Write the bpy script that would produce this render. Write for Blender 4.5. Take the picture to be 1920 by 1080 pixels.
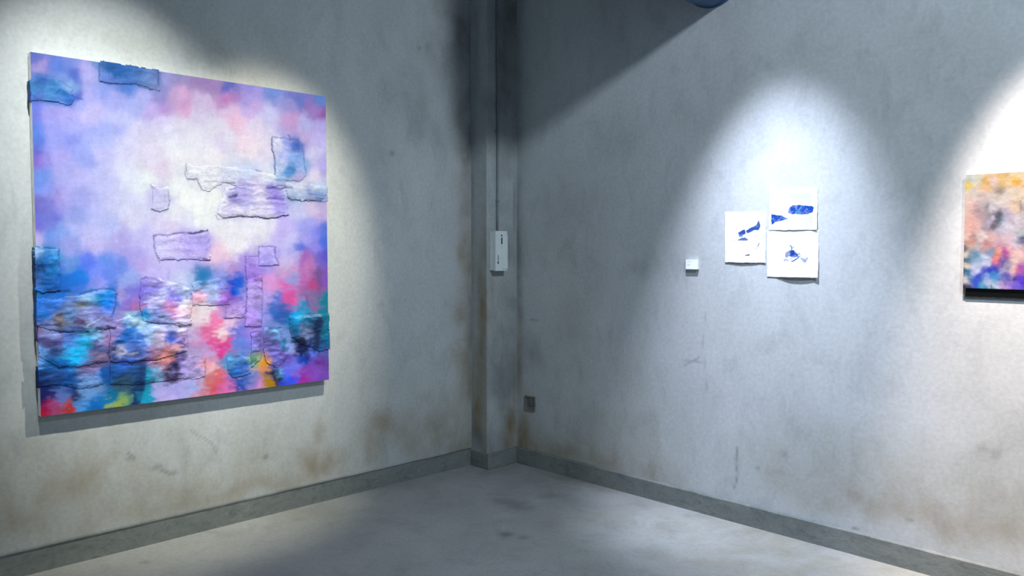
import bpy, bmesh, math
import numpy as np
from mathutils import Vector, Matrix

scene = bpy.context.scene
for o in list(bpy.data.objects):
    bpy.data.objects.remove(o, do_unlink=True)
COL = scene.collection

# ------------------------------------------------------------------ camera
FPX = 1497.0                      # focal length in pixels of a 1920 px wide frame
TH = math.radians(45.8)           # yaw between the room axes and the view
PITCH = math.atan(72 / FPX)
CAM = np.array([4.416, -4.178, 1.6])
Rv = np.array([math.cos(TH), math.sin(TH), 0.0])
F0 = np.array([-math.sin(TH), math.cos(TH), 0.0])
U0 = np.array([0.0, 0.0, 1.0])
Fv = F0 * math.cos(PITCH) - U0 * math.sin(PITCH)
Uv = U0 * math.cos(PITCH) + F0 * math.sin(PITCH)

cam_data = bpy.data.cameras.new('camera')
cam_data.sensor_width = 36.0
cam_data.lens = 36.0 * FPX / 1920.0
cam_data.clip_start = 0.05
cam = bpy.data.objects.new('camera', cam_data)
COL.objects.link(cam)
M = Matrix.Identity(4)
for i in range(3):
    M[i][0] = Rv[i]; M[i][1] = Uv[i]; M[i][2] = -Fv[i]; M[i][3] = CAM[i]
cam.matrix_world = M
scene.camera = cam

# ------------------------------------------------------------------ world, lamps, exposure
scene.view_settings.view_transform = 'Standard'
scene.view_settings.look = 'None'
scene.view_settings.exposure = 0.0
scene.view_settings.gamma = 1.0
scene.view_settings.use_curve_mapping = False

world = bpy.data.worlds.new('world'); scene.world = world
world.use_nodes = True
bg = world.node_tree.nodes['Background']
bg.inputs[0].default_value = (0.45, 0.68, 0.86, 1)
bg.inputs[1].default_value = 0.54


LAMPS = []

def spot(name, loc, target, watts, half_deg, blend, color, radius=0.04):
    d = bpy.data.lights.new(name, 'SPOT')
    d.energy = watts; d.spot_size = math.radians(2 * half_deg); d.spot_blend = blend
    d.color = color; d.shadow_soft_size = radius
    o = bpy.data.objects.new(name, d); COL.objects.link(o)
    o.location = loc
    o.rotation_euler = (Vector(target) - Vector(loc)).to_track_quat('-Z', 'Y').to_euler()
    ax = np.array(target, float) - np.array(loc, float)
    LAMPS.append((np.array(loc, float), ax / np.linalg.norm(ax), watts, math.radians(half_deg), blend))
    return o


# two lamps crossing on the large canvas
spot('canvas_lamp', (1.85, -3.35, 4.05), (0.0, -2.74, 1.92), 690, 19.0, 0.92, (0.96, 1.0, 0.97))
spot('canvas_lamp', (1.85, -1.42, 4.05), (0.0, -2.12, 1.38), 640, 19.8, 0.75, (1.0, 0.96, 0.80))
# lamp over the paper drawings, lamp over the panel at the right
spot('drawing_lamp', (2.32, -1.00, 3.85), (2.23, 0.0, 0.80), 1060, 20.6, 1.0, (0.73, 0.80, 1.0))
spot('panel_lamp', (3.46, -0.85, 3.55), (3.74, 0.0, 0.95), 1250, 21.5, 0.9, (1.0, 0.86, 0.81))
# general lamp high at the right, shaded from the corner by the duct
spot('hall_lamp', (5.50, -2.60, 4.50), (2.5, 0.0, 2.0), 700, 47, 1.0, (0.74, 0.87, 1.0), 0.22)


# ------------------------------------------------------------------ numeric helpers
def ray(px, py):
    return Rv * (px - 960) / FPX - Uv * (py - 540) / FPX + Fv

def on_left(px, py, x=0.0):
    d = ray(px, py); t = (x - CAM[0]) / d[0]; p = CAM + t * d
    return p[1], p[2]

def on_right(px, py, y=0.0):
    d = ray(px, py); t = (y - CAM[1]) / d[1]; p = CAM + t * d
    return p[0], p[2]

def _hash(ix, iy, seed):
    h = (ix.astype(np.int64) * 374761393 + iy.astype(np.int64) * 668265263 + seed * 974711) & 0x7fffffff
    h = ((h ^ (h >> 13)) * 1274126177) & 0x7fffffff
    h = h ^ (h >> 16)
    return (h & 0xffff) / 65535.0

def vnoise(x, y, seed=0):
    x = np.asarray(x, float); y = np.asarray(y, float)
    ix = np.floor(x); iy = np.floor(y); fx = x - ix; fy = y - iy
    fx = fx * fx * (3 - 2 * fx); fy = fy * fy * (3 - 2 * fy)
    a = _hash(ix, iy, seed); b = _hash(ix + 1, iy, seed)
    c = _hash(ix, iy + 1, seed); d = _hash(ix + 1, iy + 1, seed)
    return (a * (1 - fx) + b * fx) * (1 - fy) + (c * (1 - fx) + d * fx) * fy

def fbm(x, y, seed=0, octaves=4):
    s = 0; amp = 0.5; tot = 0
    for k in range(octaves):
        s = s + amp * vnoise(np.asarray(x) * 2 ** k, np.asarray(y) * 2 ** k, seed + 17 * k); tot += amp; amp *= 0.5
    return s / tot

def lin(c):
    c = np.asarray(c, float) / 255.0
    return np.where(c <= 0.04045, c / 12.92, ((c + 0.055) / 1.055) ** 2.4)

def smooth(a, b, x):
    t = np.clip((x - a) / (b - a), 0, 1); return t * t * (3 - 2 * t)

def homography(src, dst):
    A = []
    for (x, y), (u, v) in zip(src, dst):
        A.append([x, y, 1, 0, 0, 0, -u * x, -u * y, -u]); A.append([0, 0, 0, x, y, 1, -v * x, -v * y, -v])
    _, _, Vt = np.linalg.svd(np.array(A, float)); return Vt[-1].reshape(3, 3)

def happly(Hm, x, y):
    x = np.asarray(x, float); y = np.asarray(y, float)
    w = Hm[2, 0] * x + Hm[2, 1] * y + Hm[2, 2]
    return (Hm[0, 0] * x + Hm[0, 1] * y + Hm[0, 2]) / w, (Hm[1, 0] * x + Hm[1, 1] * y + Hm[1, 2]) / w

def poly_inside(poly, x, y):
    poly = np.asarray(poly, float); ins = np.zeros(np.shape(x), bool); n = len(poly)
    for i in range(n):
        x0, y0 = poly[i]; x1, y1 = poly[(i + 1) % n]
        c = ((y0 > y) != (y1 > y)) & (x < (x1 - x0) * (y - y0) / ((y1 - y0) if y1 != y0 else 1e-9) + x0)
        ins ^= c
    return ins

def seg_dist(pts, x, y, closed=False):
    d = np.full(np.shape(x), 1e9); n = len(pts)
    for i in range(n if closed else n - 1):
        x0, y0 = pts[i]; x1, y1 = pts[(i + 1) % n]
        dx, dy = x1 - x0, y1 - y0; L = dx * dx + dy * dy + 1e-12
        t = np.clip(((x - x0) * dx + (y - y0) * dy) / L, 0, 1)
        d = np.minimum(d, np.hypot(x - x0 - t * dx, y - y0 - t * dy))
    return d


# ------------------------------------------------------------------ materials
def new_mat(name):
    m = bpy.data.materials.new(name); m.use_nodes = True
    nt = m.node_tree; b = nt.nodes['Principled BSDF']
    return m, nt, b

def N(nt, t, **kw):
    n = nt.nodes.new(t)
    for k, v in kw.items():
        setattr(n, k, v)
    return n

def mixcol(nt, fac, a, b, blend='MIX'):
    n = N(nt, 'ShaderNodeMix', data_type='RGBA', blend_type=blend)
    for sock, v in ((n.inputs[0], fac), (n.inputs[6], a), (n.inputs[7], b)):
        if hasattr(v, 'is_linked') or hasattr(v, 'links'):
            nt.links.new(v, sock)
        elif isinstance(v, (int, float)):
            sock.default_value = v
        else:
            sock.default_value = (*v, 1) if len(v) == 3 else v
    return n.outputs[2]

def ramp(nt, src, p0, p1, c0=(0, 0, 0), c1=(1, 1, 1)):
    r = N(nt, 'ShaderNodeValToRGB'); e = r.color_ramp.elements
    e[0].position = p0; e[0].color = (*c0, 1); e[1].position = p1; e[1].color = (*c1, 1)
    nt.links.new(src, r.inputs[0]); return r.outputs[0]

def noise(nt, vec, scale, detail=4, rough=0.55, dist=0.0):
    n = N(nt, 'ShaderNodeTexNoise'); n.inputs['Scale'].default_value = scale
    n.inputs['Detail'].default_value = detail; n.inputs['Roughness'].default_value = rough
    n.inputs['Distortion'].default_value = dist
    nt.links.new(vec, n.inputs['Vector']); return n.outputs[0]

def mapping(nt, vec, scale=(1, 1, 1)):
    m = N(nt, 'ShaderNodeMapping'); m.inputs['Scale'].default_value = scale
    nt.links.new(vec, m.inputs['Vector']); return m.outputs[0]

def concrete(name, base, light, dark, rough=0.85, attr=True, bump=0.25, streak=(1, 1, 1), rust=(0.20, 0.135, 0.048), spec=0.25):
    m, nt, b = new_mat(name)
    tc = N(nt, 'ShaderNodeTexCoord').outputs['Object']
    v = mapping(nt, tc, streak)
    n1 = noise(nt, v, 1.6, 5, 0.6, 0.4); n2 = noise(nt, v, 6.0, 6, 0.65, 0.6); n3 = noise(nt, tc, 45, 4, 0.6)
    c = mixcol(nt, ramp(nt, n1, 0.35, 0.68), base, light)
    c = mixcol(nt, mixcol(nt, 1.0, ramp(nt, n2, 0.50, 0.75), (0.62, 0.62, 0.62), 'MULTIPLY'), c, dark)
    c = mixcol(nt, 0.22, c, ramp(nt, n3, 0.3, 0.7, (0.55, 0.55, 0.55), (1.25, 1.25, 1.25)), 'MULTIPLY')
    if attr:
        a = N(nt, 'ShaderNodeAttribute', attribute_name='stain_and_light')
        sep = N(nt, 'ShaderNodeSeparateColor'); nt.links.new(a.outputs['Color'], sep.inputs[0])
        c = mixcol(nt, sep.outputs[0], c, rust)
        c = mixcol(nt, sep.outputs[1], c, (0.055, 0.06, 0.06))
        c = mixcol(nt, sep.outputs[2], c, (0.62, 0.56, 0.40), 'MULTIPLY')
    nt.links.new(c, b.inputs['Base Color'])
    b.inputs['Roughness'].default_value = rough
    b.inputs['Specular IOR Level'].default_value = spec
    bp = N(nt, 'ShaderNodeBump'); bp.inputs['Strength'].default_value = bump; bp.inputs['Distance'].default_value = 0.01
    mx = N(nt, 'ShaderNodeMath', operation='ADD'); nt.links.new(n2, mx.inputs[0])
    sc = N(nt, 'ShaderNodeMath', operation='MULTIPLY'); nt.links.new(n3, sc.inputs[0]); sc.inputs[1].default_value = 0.35
    nt.links.new(sc.outputs[0], mx.inputs[1]); nt.links.new(mx.outputs[0], bp.inputs['Height'])
    nt.links.new(bp.outputs[0], b.inputs['Normal'])
    return m

def plain(name, color, rough=0.6, metal=0.0, spec=0.4, var=0.12, scale=25):
    m, nt, b = new_mat(name)
    tc = N(nt, 'ShaderNodeTexCoord').outputs['Object']
    n = noise(nt, tc, scale, 4)
    c = mixcol(nt, ramp(nt, n, 0.3, 0.7), tuple(x * (1 - var) for x in color), tuple(min(1, x * (1 + var)) for x in color))
    nt.links.new(c, b.inputs['Base Color'])
    b.inputs['Roughness'].default_value = rough; b.inputs['Metallic'].default_value = metal
    b.inputs['Specular IOR Level'].default_value = spec
    return m

def paint_mat(name, rough=0.6, bump=0.15, scale=300, var=0.08):
    m, nt, b = new_mat(name)
    a = N(nt, 'ShaderNodeAttribute', attribute_name='paint')
    tc = N(nt, 'ShaderNodeTexCoord').outputs['Object']
    n = noise(nt, tc, 60, 5, 0.65, 0.8); n2 = noise(nt, tc, scale, 2)
    c = mixcol(nt, 1.0, a.outputs['Color'], ramp(nt, n, 0.3, 0.7, (1 - var,) * 3, (1 + var,) * 3), 'MULTIPLY')
    nt.links.new(c, b.inputs['Base Color'])
    b.inputs['Roughness'].default_value = rough; b.inputs['Specular IOR Level'].default_value = 0.2
    bp = N(nt, 'ShaderNodeBump'); bp.inputs['Strength'].default_value = bump; bp.inputs['Distance'].default_value = 0.003
    mx = N(nt, 'ShaderNodeMath', operation='ADD'); nt.links.new(n, mx.inputs[0]); nt.links.new(n2, mx.inputs[1])
    nt.links.new(mx.outputs[0], bp.inputs['Height']); nt.links.new(bp.outputs[0], b.inputs['Normal'])
    return m

MAT = {
    'wall': concrete('plaster_wall', (0.395, 0.41, 0.41), (0.465, 0.48, 0.48), (0.31, 0.325, 0.33), streak=(1, 1, 0.6), bump=0.12),
    'column': concrete('column_plaster', (0.35, 0.365, 0.36), (0.40, 0.42, 0.42), (0.27, 0.285, 0.28), streak=(1.5, 1.5, 0.4)),
    'floor': concrete('concrete_floor', (0.29, 0.30, 0.295), (0.35, 0.36, 0.35), (0.22, 0.23, 0.23), rough=0.55, bump=0.10, spec=0.3),
    'base': concrete('dark_skirting', (0.14, 0.155, 0.148), (0.19, 0.20, 0.185), (0.07, 0.08, 0.077), attr=False, streak=(2, 2, 4)),
    'ceiling': concrete('ceiling_concrete', (0.16, 0.17, 0.17), (0.20, 0.21, 0.21), (0.10, 0.11, 0.11), attr=False),
    'paint': paint_mat('oil_paint'),
    'fabric': paint_mat('painted_fabric', 0.75, 0.5, 180, 0.14),
    'paper': paint_mat('drawing_paper', 0.85, 0.05, 200, 0.01),
    'canvas': plain('raw_canvas', (0.80, 0.78, 0.74), 0.9),
    'black': plain('strip_black', (0.012, 0.011, 0.010), 0.7, spec=0.2),
    'plastic': plain('white_plastic', (0.62, 0.65, 0.64), 0.45, var=0.04),
    'slot': plain('dark_slot', (0.03, 0.035, 0.04), 0.6),
    'pipe': plain('grey_conduit', (0.16, 0.18, 0.19), 0.5),
    'duct': plain('blue_duct', (0.06, 0.13, 0.26), 0.45, 0.2, var=0.3, scale=6),
    'rust': plain('rusty_box', (0.15, 0.145, 0.125), 0.8, var=0.4),
    'metal': plain('worn_metal', (0.16, 0.16, 0.15), 0.5, 0.5),
}


# ------------------------------------------------------------------ object helpers
def link(name, me, mat, parent=None, kind=None, label=None, cat=None, group=None, loc=None):
    o = bpy.data.objects.new(name, me); COL.objects.link(o)
    if mat is not None and not me.materials:
        me.materials.append(MAT[mat])
    if parent is not None:
        o.parent = parent
    if loc is not None:
        o.location = loc
    tag(o, label, cat, group, kind)
    return o

def tag(o, label=None, cat=None, group=None, kind=None):
    for k, v in (('label', label), ('category', cat), ('group', group), ('kind', kind)):
        if v:
            o[k] = v

def empty(name, loc, label, cat, group=None):
    o = bpy.data.objects.new(name, None); COL.objects.link(o)
    o.empty_display_size = 0.1; o.location = loc; tag(o, label, cat, group); return o

def bm_mesh(name, bm, smooth_faces=False):
    me = bpy.data.meshes.new(name); bm.normal_update(); bm.to_mesh(me); bm.free()
    if smooth_faces:
        for p in me.polygons:
            p.use_smooth = True
    return me

def box_bm(x0, x1, y0, y1, z0, z1, bevel=0.0, seg=2):
    bm = bmesh.new()
    bmesh.ops.create_cube(bm, size=1.0)
    for v in bm.verts:
        v.co = Vector((x0 + (v.co.x + .5) * (x1 - x0), y0 + (v.co.y + .5) * (y1 - y0), z0 + (v.co.z + .5) * (z1 - z0)))
    if bevel:
        bmesh.ops.bevel(bm, geom=bm.edges[:], offset=bevel, segments=seg, affect='EDGES', profile=0.6)
    return bm

def add_box(bm, *a, **k):
    t = box_bm(*a, **k); me = bpy.data.meshes.new('tmp'); t.to_mesh(me); t.free(); bm.from_mesh(me); bpy.data.meshes.remove(me)

def tube_mesh(name, path, radii, seg=20, caps=True):
    bm = bmesh.new(); rings = []
    n = len(path)
    for i, p in enumerate(path):
        p = Vector(p)
        a = Vector(path[max(0, i - 1)]); b = Vector(path[min(n - 1, i + 1)])
        t = (b - a).normalized()
        up = Vector((0, 0, 1)) if abs(t.z) < 0.9 else Vector((1, 0, 0))
        s = t.cross(up).normalized(); u = s.cross(t)
        rings.append([bm.verts.new(p + radii[i] * (math.cos(2 * math.pi * k / seg) * s + math.sin(2 * math.pi * k / seg) * u)) for k in range(seg)])
    for i in range(n - 1):
        for k in range(seg):
            bm.faces.new((rings[i][k], rings[i][(k + 1) % seg], rings[i + 1][(k + 1) % seg], rings[i + 1][k]))
    if caps:
        bm.faces.new(rings[0][::-1]); bm.faces.new(rings[-1])
    bmesh.ops.recalc_face_normals(bm, faces=bm.faces[:])
    return bm_mesh(name, bm, True)

def grid_mesh(name, P, colors=None, attr='paint', keep=None, flip=False, smooth_faces=True, extra=None):
    """P: (rows, cols, 3) vertex positions; one quad per kept cell."""
    r, c, _ = P.shape
    idx = np.arange(r * c).reshape(r, c)
    q = np.stack([idx[:-1, :-1], idx[:-1, 1:], idx[1:, 1:], idx[1:, :-1]], -1)
    q = q[keep] if keep is not None else q.reshape(-1, 4)
    if flip:
        q = q[:, ::-1]
    used = np.unique(q); remap = np.full(r * c, -1); remap[used] = np.arange(len(used))
    V = P.reshape(-1, 3)[used]; q = remap[q]
    C = colors.reshape(-1, colors.shape[-1])[used] if colors is not None else None
    faces = q.tolist()
    me = bpy.data.meshes.new(name)
    me.from_pydata(V.tolist(), [], faces); me.update()
    if C is not None:
        a = me.color_attributes.new(attr, 'FLOAT_COLOR', 'POINT')
        buf = np.ones((len(V), 4), np.float32); buf[:, :C.shape[1]] = C
        a.data.foreach_set('color', buf.ravel())
    me.polygons.foreach_set('use_smooth', np.full(len(me.polygons), smooth_faces))
    return me


# ------------------------------------------------------------------ room shell
WALL_TOP = 4.9
SK = 0.12                                  # skirting height

def stains_and_light(y, z, spots):
    """spots: (cy, cz, ry, rz, strength, channel). Ragged blotches on a wall."""
    out = np.zeros(y.shape + (3,))
    wob = fbm(y * 5 + 3, z * 5, 5, 4) - 0.5; wob2 = fbm(y * 5 + 40, z * 5, 9, 4) - 0.5
    tex = 0.45 + 1.1 * fbm(y * 14, z * 9, 23, 4) * fbm(y * 3, z * 3, 31, 3) * 2
    for cy, cz, ry, rz, s, ch in spots:
        d = np.hypot((y - cy + wob * ry * 1.2) / ry, (z - cz + wob2 * rz * 1.2) / rz)
        out[..., ch] = np.maximum(out[..., ch], s * np.exp(-d * d * 1.6) * np.clip(tex, 0, 1.25))
    return out

def strokes(y, z, segs):
    d_out = np.zeros(y.shape)
    for pts, w, s in segs:
        d = seg_dist(pts, y, z)
        d_out = np.maximum(d_out, s * np.exp(-(d / w) ** 2))
    return d_out

def LW(px, py):
    return on_left(px, py)

def RW(px, py):
    return on_right(px, py)

STEP = 0.014
# left wall: plaster slab that ends above the skirting
ys = np.concatenate([np.arange(-7.0, -3.6, 0.06), np.arange(-3.6, 0.0, STEP), [0.0, 0.2]])
zs = np.concatenate([[SK], np.arange(SK + 0.01, 3.3, STEP), np.arange(3.3, WALL_TOP + .05, 0.08)])
Yg, Zg = np.meshgrid(ys, zs)
P = np.zeros(Yg.shape + (3,)); P[..., 1] = Yg; P[..., 2] = Zg
P[..., 0] = 0.0035 * (fbm(Yg * 1.3, Zg * 1.3, 3, 3) - 0.5)
P[0, :, 2] += 0.010 * (fbm(ys * 9, ys * 0, 8, 4) - 0.5)
P[0, :, 0] -= 0.006
lw = [(*LW(140, 905), .16, .12, .62, 0), (*LW(90, 930), .16, .10, .34, 0), (*LW(40, 965), .14, .10, .34, 0), (*LW(180, 915), .06, .06, .40, 0),
      (*LW(595, 872), .14, .11, .75, 0), (*LW(600, 820), .05, .13, .42, 0), (*LW(565, 895), .14, .07, .40, 0),
      (*LW(715, 805), .17, .15, .75, 0), (*LW(770, 815), .22, .13, .40, 0), (*LW(840, 800), .3, .16, .40, 0),
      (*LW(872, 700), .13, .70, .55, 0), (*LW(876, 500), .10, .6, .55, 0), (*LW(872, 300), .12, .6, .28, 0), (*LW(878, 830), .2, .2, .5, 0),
      (*LW(330, 935), .5, .10, .26, 0), (*LW(480, 915), .4, .07, .30, 0),
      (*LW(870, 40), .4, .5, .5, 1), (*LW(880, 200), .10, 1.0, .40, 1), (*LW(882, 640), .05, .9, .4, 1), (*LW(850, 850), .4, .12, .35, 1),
      (*LW(245, 860), .03, .02, .45, 1), (*LW(300, 875), .04, .02, .5, 1), (*LW(500, 857), .03, .02, .4, 1), (*LW(325, 885), .025, .02, .4, 1),
      (*LW(650, 290), .05, .05, .10, 1), (*LW(735, 290), .03, .03, .35, 1), (*LW(786, 90), .02, .02, .5, 1), (*LW(780, 200), .3, .3, .22, 1),
      (*LW(350, 910), 1.6, .30, .38, 2), (*LW(500, 850), .9, .3, .22, 2), (*LW(100, 930), 1.0, .4, .40, 2), (*LW(800, 800), .6, .5, .45, 2),
      (*LW(300, 90), .8, .2, .25, 2)]  # last entry paints the warm lamp halo above the canvas
st = stains_and_light(Yg, Zg, lw)
st[..., 1] = np.maximum(st[..., 1], strokes(Yg, Zg, [
    ([LW(240, 850), LW(252, 860)], .008, .5), ([LW(355, 805), LW(395, 830), LW(408, 850)], .005, .35), ([LW(300, 880), LW(318, 888)], .008, .5),
    ([LW(420, 960), LW(460, 948)], .006, .4)]))
me = grid_mesh('wall_left', P, st, 'stain_and_light')
wall_left = link('wall_left', me, 'wall', kind='structure')
sol = wall_left.modifiers.new('thickness', 'SOLIDIFY'); sol.thickness = 0.2; sol.offset = -1

# right wall
xs = np.concatenate([[-0.2, 0.0], np.arange(0.012, 3.8, STEP), np.arange(3.8, 9.01, 0.08)])
zs2 = np.concatenate([np.arange(-0.02, 3.4, STEP), np.arange(3.4, WALL_TOP + .05, 0.08)])
Xg, Zg2 = np.meshgrid(xs, zs2)
P = np.zeros(Xg.shape + (3,)); P[..., 0] = Xg; P[..., 2] = Zg2
P[..., 1] = 0.0035 * (fbm(Xg * 1.3 + 30, Zg2 * 1.3, 3, 3) - 0.5)
rw = [(*RW(985, 790), .10, .30, .60, 0), (*RW(978, 820), .06, .22, .65, 0), (*RW(1000, 820), .22, .12, .40, 0), (*RW(1040, 845), .4, .10, .45, 0),
      (*RW(1150, 870), .5, .12, .35, 0), (*RW(975, 650), .05, .6, .35, 0), (*RW(1700, 960), .9, .12, .28, 0), (*RW(1560, 940), .5, .10, .20, 0),
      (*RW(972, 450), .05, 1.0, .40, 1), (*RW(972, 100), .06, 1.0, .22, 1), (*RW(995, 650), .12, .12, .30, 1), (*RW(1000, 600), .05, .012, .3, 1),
      (*RW(1195, 500), .12, .06, .14, 1), (*RW(1080, 400), .3, .5, .12, 1), (*RW(1180, 270), .25, .2, .12, 1),
      (*RW(1470, 850), .03, .03, .25, 1), (*RW(1790, 90), .4, .3, .10, 1), (*RW(1870, 850), .04, .05, .25, 1), (*RW(1845, 840), .03, .03, .25, 1),
      (*RW(1380, 870), .02, .04, .25, 1), (*RW(1421, 877), .015, .015, .5, 1), (*RW(1300, 677), .08, .008, .4, 1),
      (*RW(1100, 820), .8, .5, .30, 2), (*RW(1700, 900), 1.2, .3, .35, 2), (*RW(1050, 600), .35, .9, .2, 2)]
st = stains_and_light(Xg, Zg2, rw)
st[..., 1] = np.maximum(st[..., 1], strokes(Xg, Zg2, [
    ([RW(1383, 838), RW(1380, 870), RW(1384, 890), RW(1377, 915)], .006, .45), ([RW(1285, 684), RW(1310, 671)], .006, .40), ([RW(996, 600), RW(1010, 602)], .006, .5),
    ([RW(1326, 560), RW(1318, 640), RW(1326, 740)], .004, .22), ([RW(1700, 975), RW(1712, 977)], .006, .35), ([RW(1790, 640), RW(1800, 650)], .006, .2),
    ([RW(1600, 990), RW(1608, 991)], .008, .5), ([RW(1250, 905), RW(1240, 880)], .005, .2)]))
me = grid_mesh('wall_right', P, st, 'stain_and_light')
wall_right = link('wall_right', me, 'wall', kind='structure')
sol = wall_right.modifiers.new('thickness', 'SOLIDIFY'); sol.thickness = 0.2; sol.offset = -1

# floor and ceiling
gx = np.concatenate([np.arange(-0.2, 5.0, 0.02), np.arange(5.0, 9.01, 0.2)]); gy = np.concatenate([np.arange(-9.0, -5.0, 0.2), np.arange(-5.0, 0.21, 0.02)])
Xf, Yf = np.meshgrid(gx, gy)
P = np.zeros(Xf.shape + (3,)); P[..., 0] = Xf; P[..., 1] = Yf
P[..., 2] = 0.002 * (fbm(Xf * 1.5, Yf * 1.5, 41, 3) - 0.5)

def FL(px, py):
    d = ray(px, py); t = -CAM[2] / d[2]; p = CAM + t * d; return p[0], p[1]
fs = [(*FL(1050, 935), .35, .12, .40, 1), (*FL(960, 945), .2, .10, .35, 1), (*FL(1000, 905), .5, .2, .20, 1), (*FL(955, 1001), .05, .05, .5, 1), (*FL(985, 1008), .05, .05, .45, 1),
      (*FL(920, 880), .25, .25, .30, 1), (*FL(1100, 905), .6, .15, .30, 1), (*FL(640, 965), .4, .2, .10, 1), (*FL(270, 1055), .03, .03, .4, 1),
      (*FL(1500, 1020), 1.5, .9, .50, 2), (*FL(1750, 1075), 1.2, .9, .5, 2), (*FL(500, 940), 1.0, .3, .25, 2)]  # broad warm patches paint lamp light pools into the floor colour
me = grid_mesh('floor', P, stains_and_light(Xf, Yf, fs), 'stain_and_light')
floor = link('floor', me, 'floor', kind='structure')
sol = floor.modifiers.new('thickness', 'SOLIDIFY'); sol.thickness = 0.15; sol.offset = -1
link('ceiling', bm_mesh('ceiling', box_bm(-0.3, 9, -9, 0.3, WALL_TOP, WALL_TOP + 0.15)), 'ceiling', kind='structure')

# skirting: flush strip set back under the left plaster, proud strip with a ledge on the right wall
def skirt(name, along, a0, a1, off, h, amp, seed):
    n = int((a1 - a0) / 0.03); t = np.linspace(a0, a1, n)
    hh = h + amp * (fbm(t * 7, t * 0, seed, 4) - 0.5); oo = off + amp * 0.5 * (fbm(t * 5, t * 0 + 9, seed + 3, 4) - 0.5)
    rows = []
    back = -0.05
    for f_off, f_z in ((None, -0.01), (1.0, -0.01), (1.0, 0.96), (0.75, 1.0), (None, 1.0)):
        o_ = np.full(n, back) if f_off is None else oo * f_off if off > 0 else oo
        z_ = np.full(n, f_z) if f_z < 0 else hh * f_z
        if along == 'y':
            rows.append(np.stack([o_, t, z_], -1))
        else:
            rows.append(np.stack([t, -o_, z_], -1))
    P = np.array(rows)
    me = grid_mesh(name, P, None, flip=(along == 'x'), smooth_faces=False)
    return link(name, me, 'base', kind='structure')
skirt('baseboard_left', 'y', -7.0, -0.30, -0.008, SK + 0.012, 0.004, 51)
skirt('baseboard_right', 'x', 0.17, 9.0, 0.022, SK, 0.006, 57)

# corner column
CX, CY = 0.171, -0.302
bm = box_bm(-0.02, CX, CY, 0.02, -0.01, WALL_TOP, 0.006, 2)
for z in np.arange(0.03, WALL_TOP - .02, 0.04):
    bmesh.ops.bisect_plane(bm, geom=bm.verts[:] + bm.edges[:] + bm.faces[:], plane_co=(0, 0, z), plane_no=(0, 0, 1))
for k in range(1, 12):
    bmesh.ops.bisect_plane(bm, geom=bm.verts[:] + bm.edges[:] + bm.faces[:], plane_co=(0, CY + 0.302 * k / 12, 0), plane_no=(0, 1, 0))
for k in range(1, 8):
    bmesh.ops.bisect_plane(bm, geom=bm.verts[:] + bm.edges[:] + bm.faces[:], plane_co=(CX * k / 8, 0, 0), plane_no=(1, 0, 0))
me = bm_mesh('wall_column', bm)
co = np.zeros(len(me.vertices) * 3); me.vertices.foreach_get('co', co); co = co.reshape(-1, 3)
s_ = np.where(co[:, 0] > CX - .004, CX + co[:, 1] - CY, co[:, 0])      # walks round the two faces: 0-0.171 left, 0.171-0.473 right
stc = stains_and_light(s_, co[:, 2], [(.12, 1.10, .07, .60, .80, 0), (.09, .50, .10, .55, .70, 0), (.15, 1.6, .03, .4, .35, 0), (.01, 1.5, .015, 1.6, .5, 1), (.05, 3.0, .05, .8, .2, 1),
                            (.42, .32, .08, .26, .85, 0), (.46, .55, .03, .4, .55, 0), (.22, 1.3, .03, .3, .3, 0), (.34, 3.1, .20, 1.0, .50, 1), (.46, 1.6, .03, 1.6, .45, 1),
                            (.36, 1.0, .22, 1.1, .45, 1), (.31, .62, .05, .02, .6, 1), (.455, .60, .015, .05, .7, 1), (.2, .18, .3, .2, .4, 1)])  # rust and joint marks; the broad dark right-face spots paint in its shade
a = me.color_attributes.new('stain_and_light', 'FLOAT_COLOR', 'POINT')
buf = np.ones((len(co), 4), np.float32); buf[:, :3] = stc; a.data.foreach_set('color', buf.ravel())
link('wall_column', me, 'column', kind='structure')
bm = box_bm(0.0, CX + 0.018, CY - 0.006, -0.002, 0.0, 0.115, 0.006, 2)
link('baseboard_column', bm_mesh('baseboard_column', bm), 'base', kind='structure')


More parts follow.
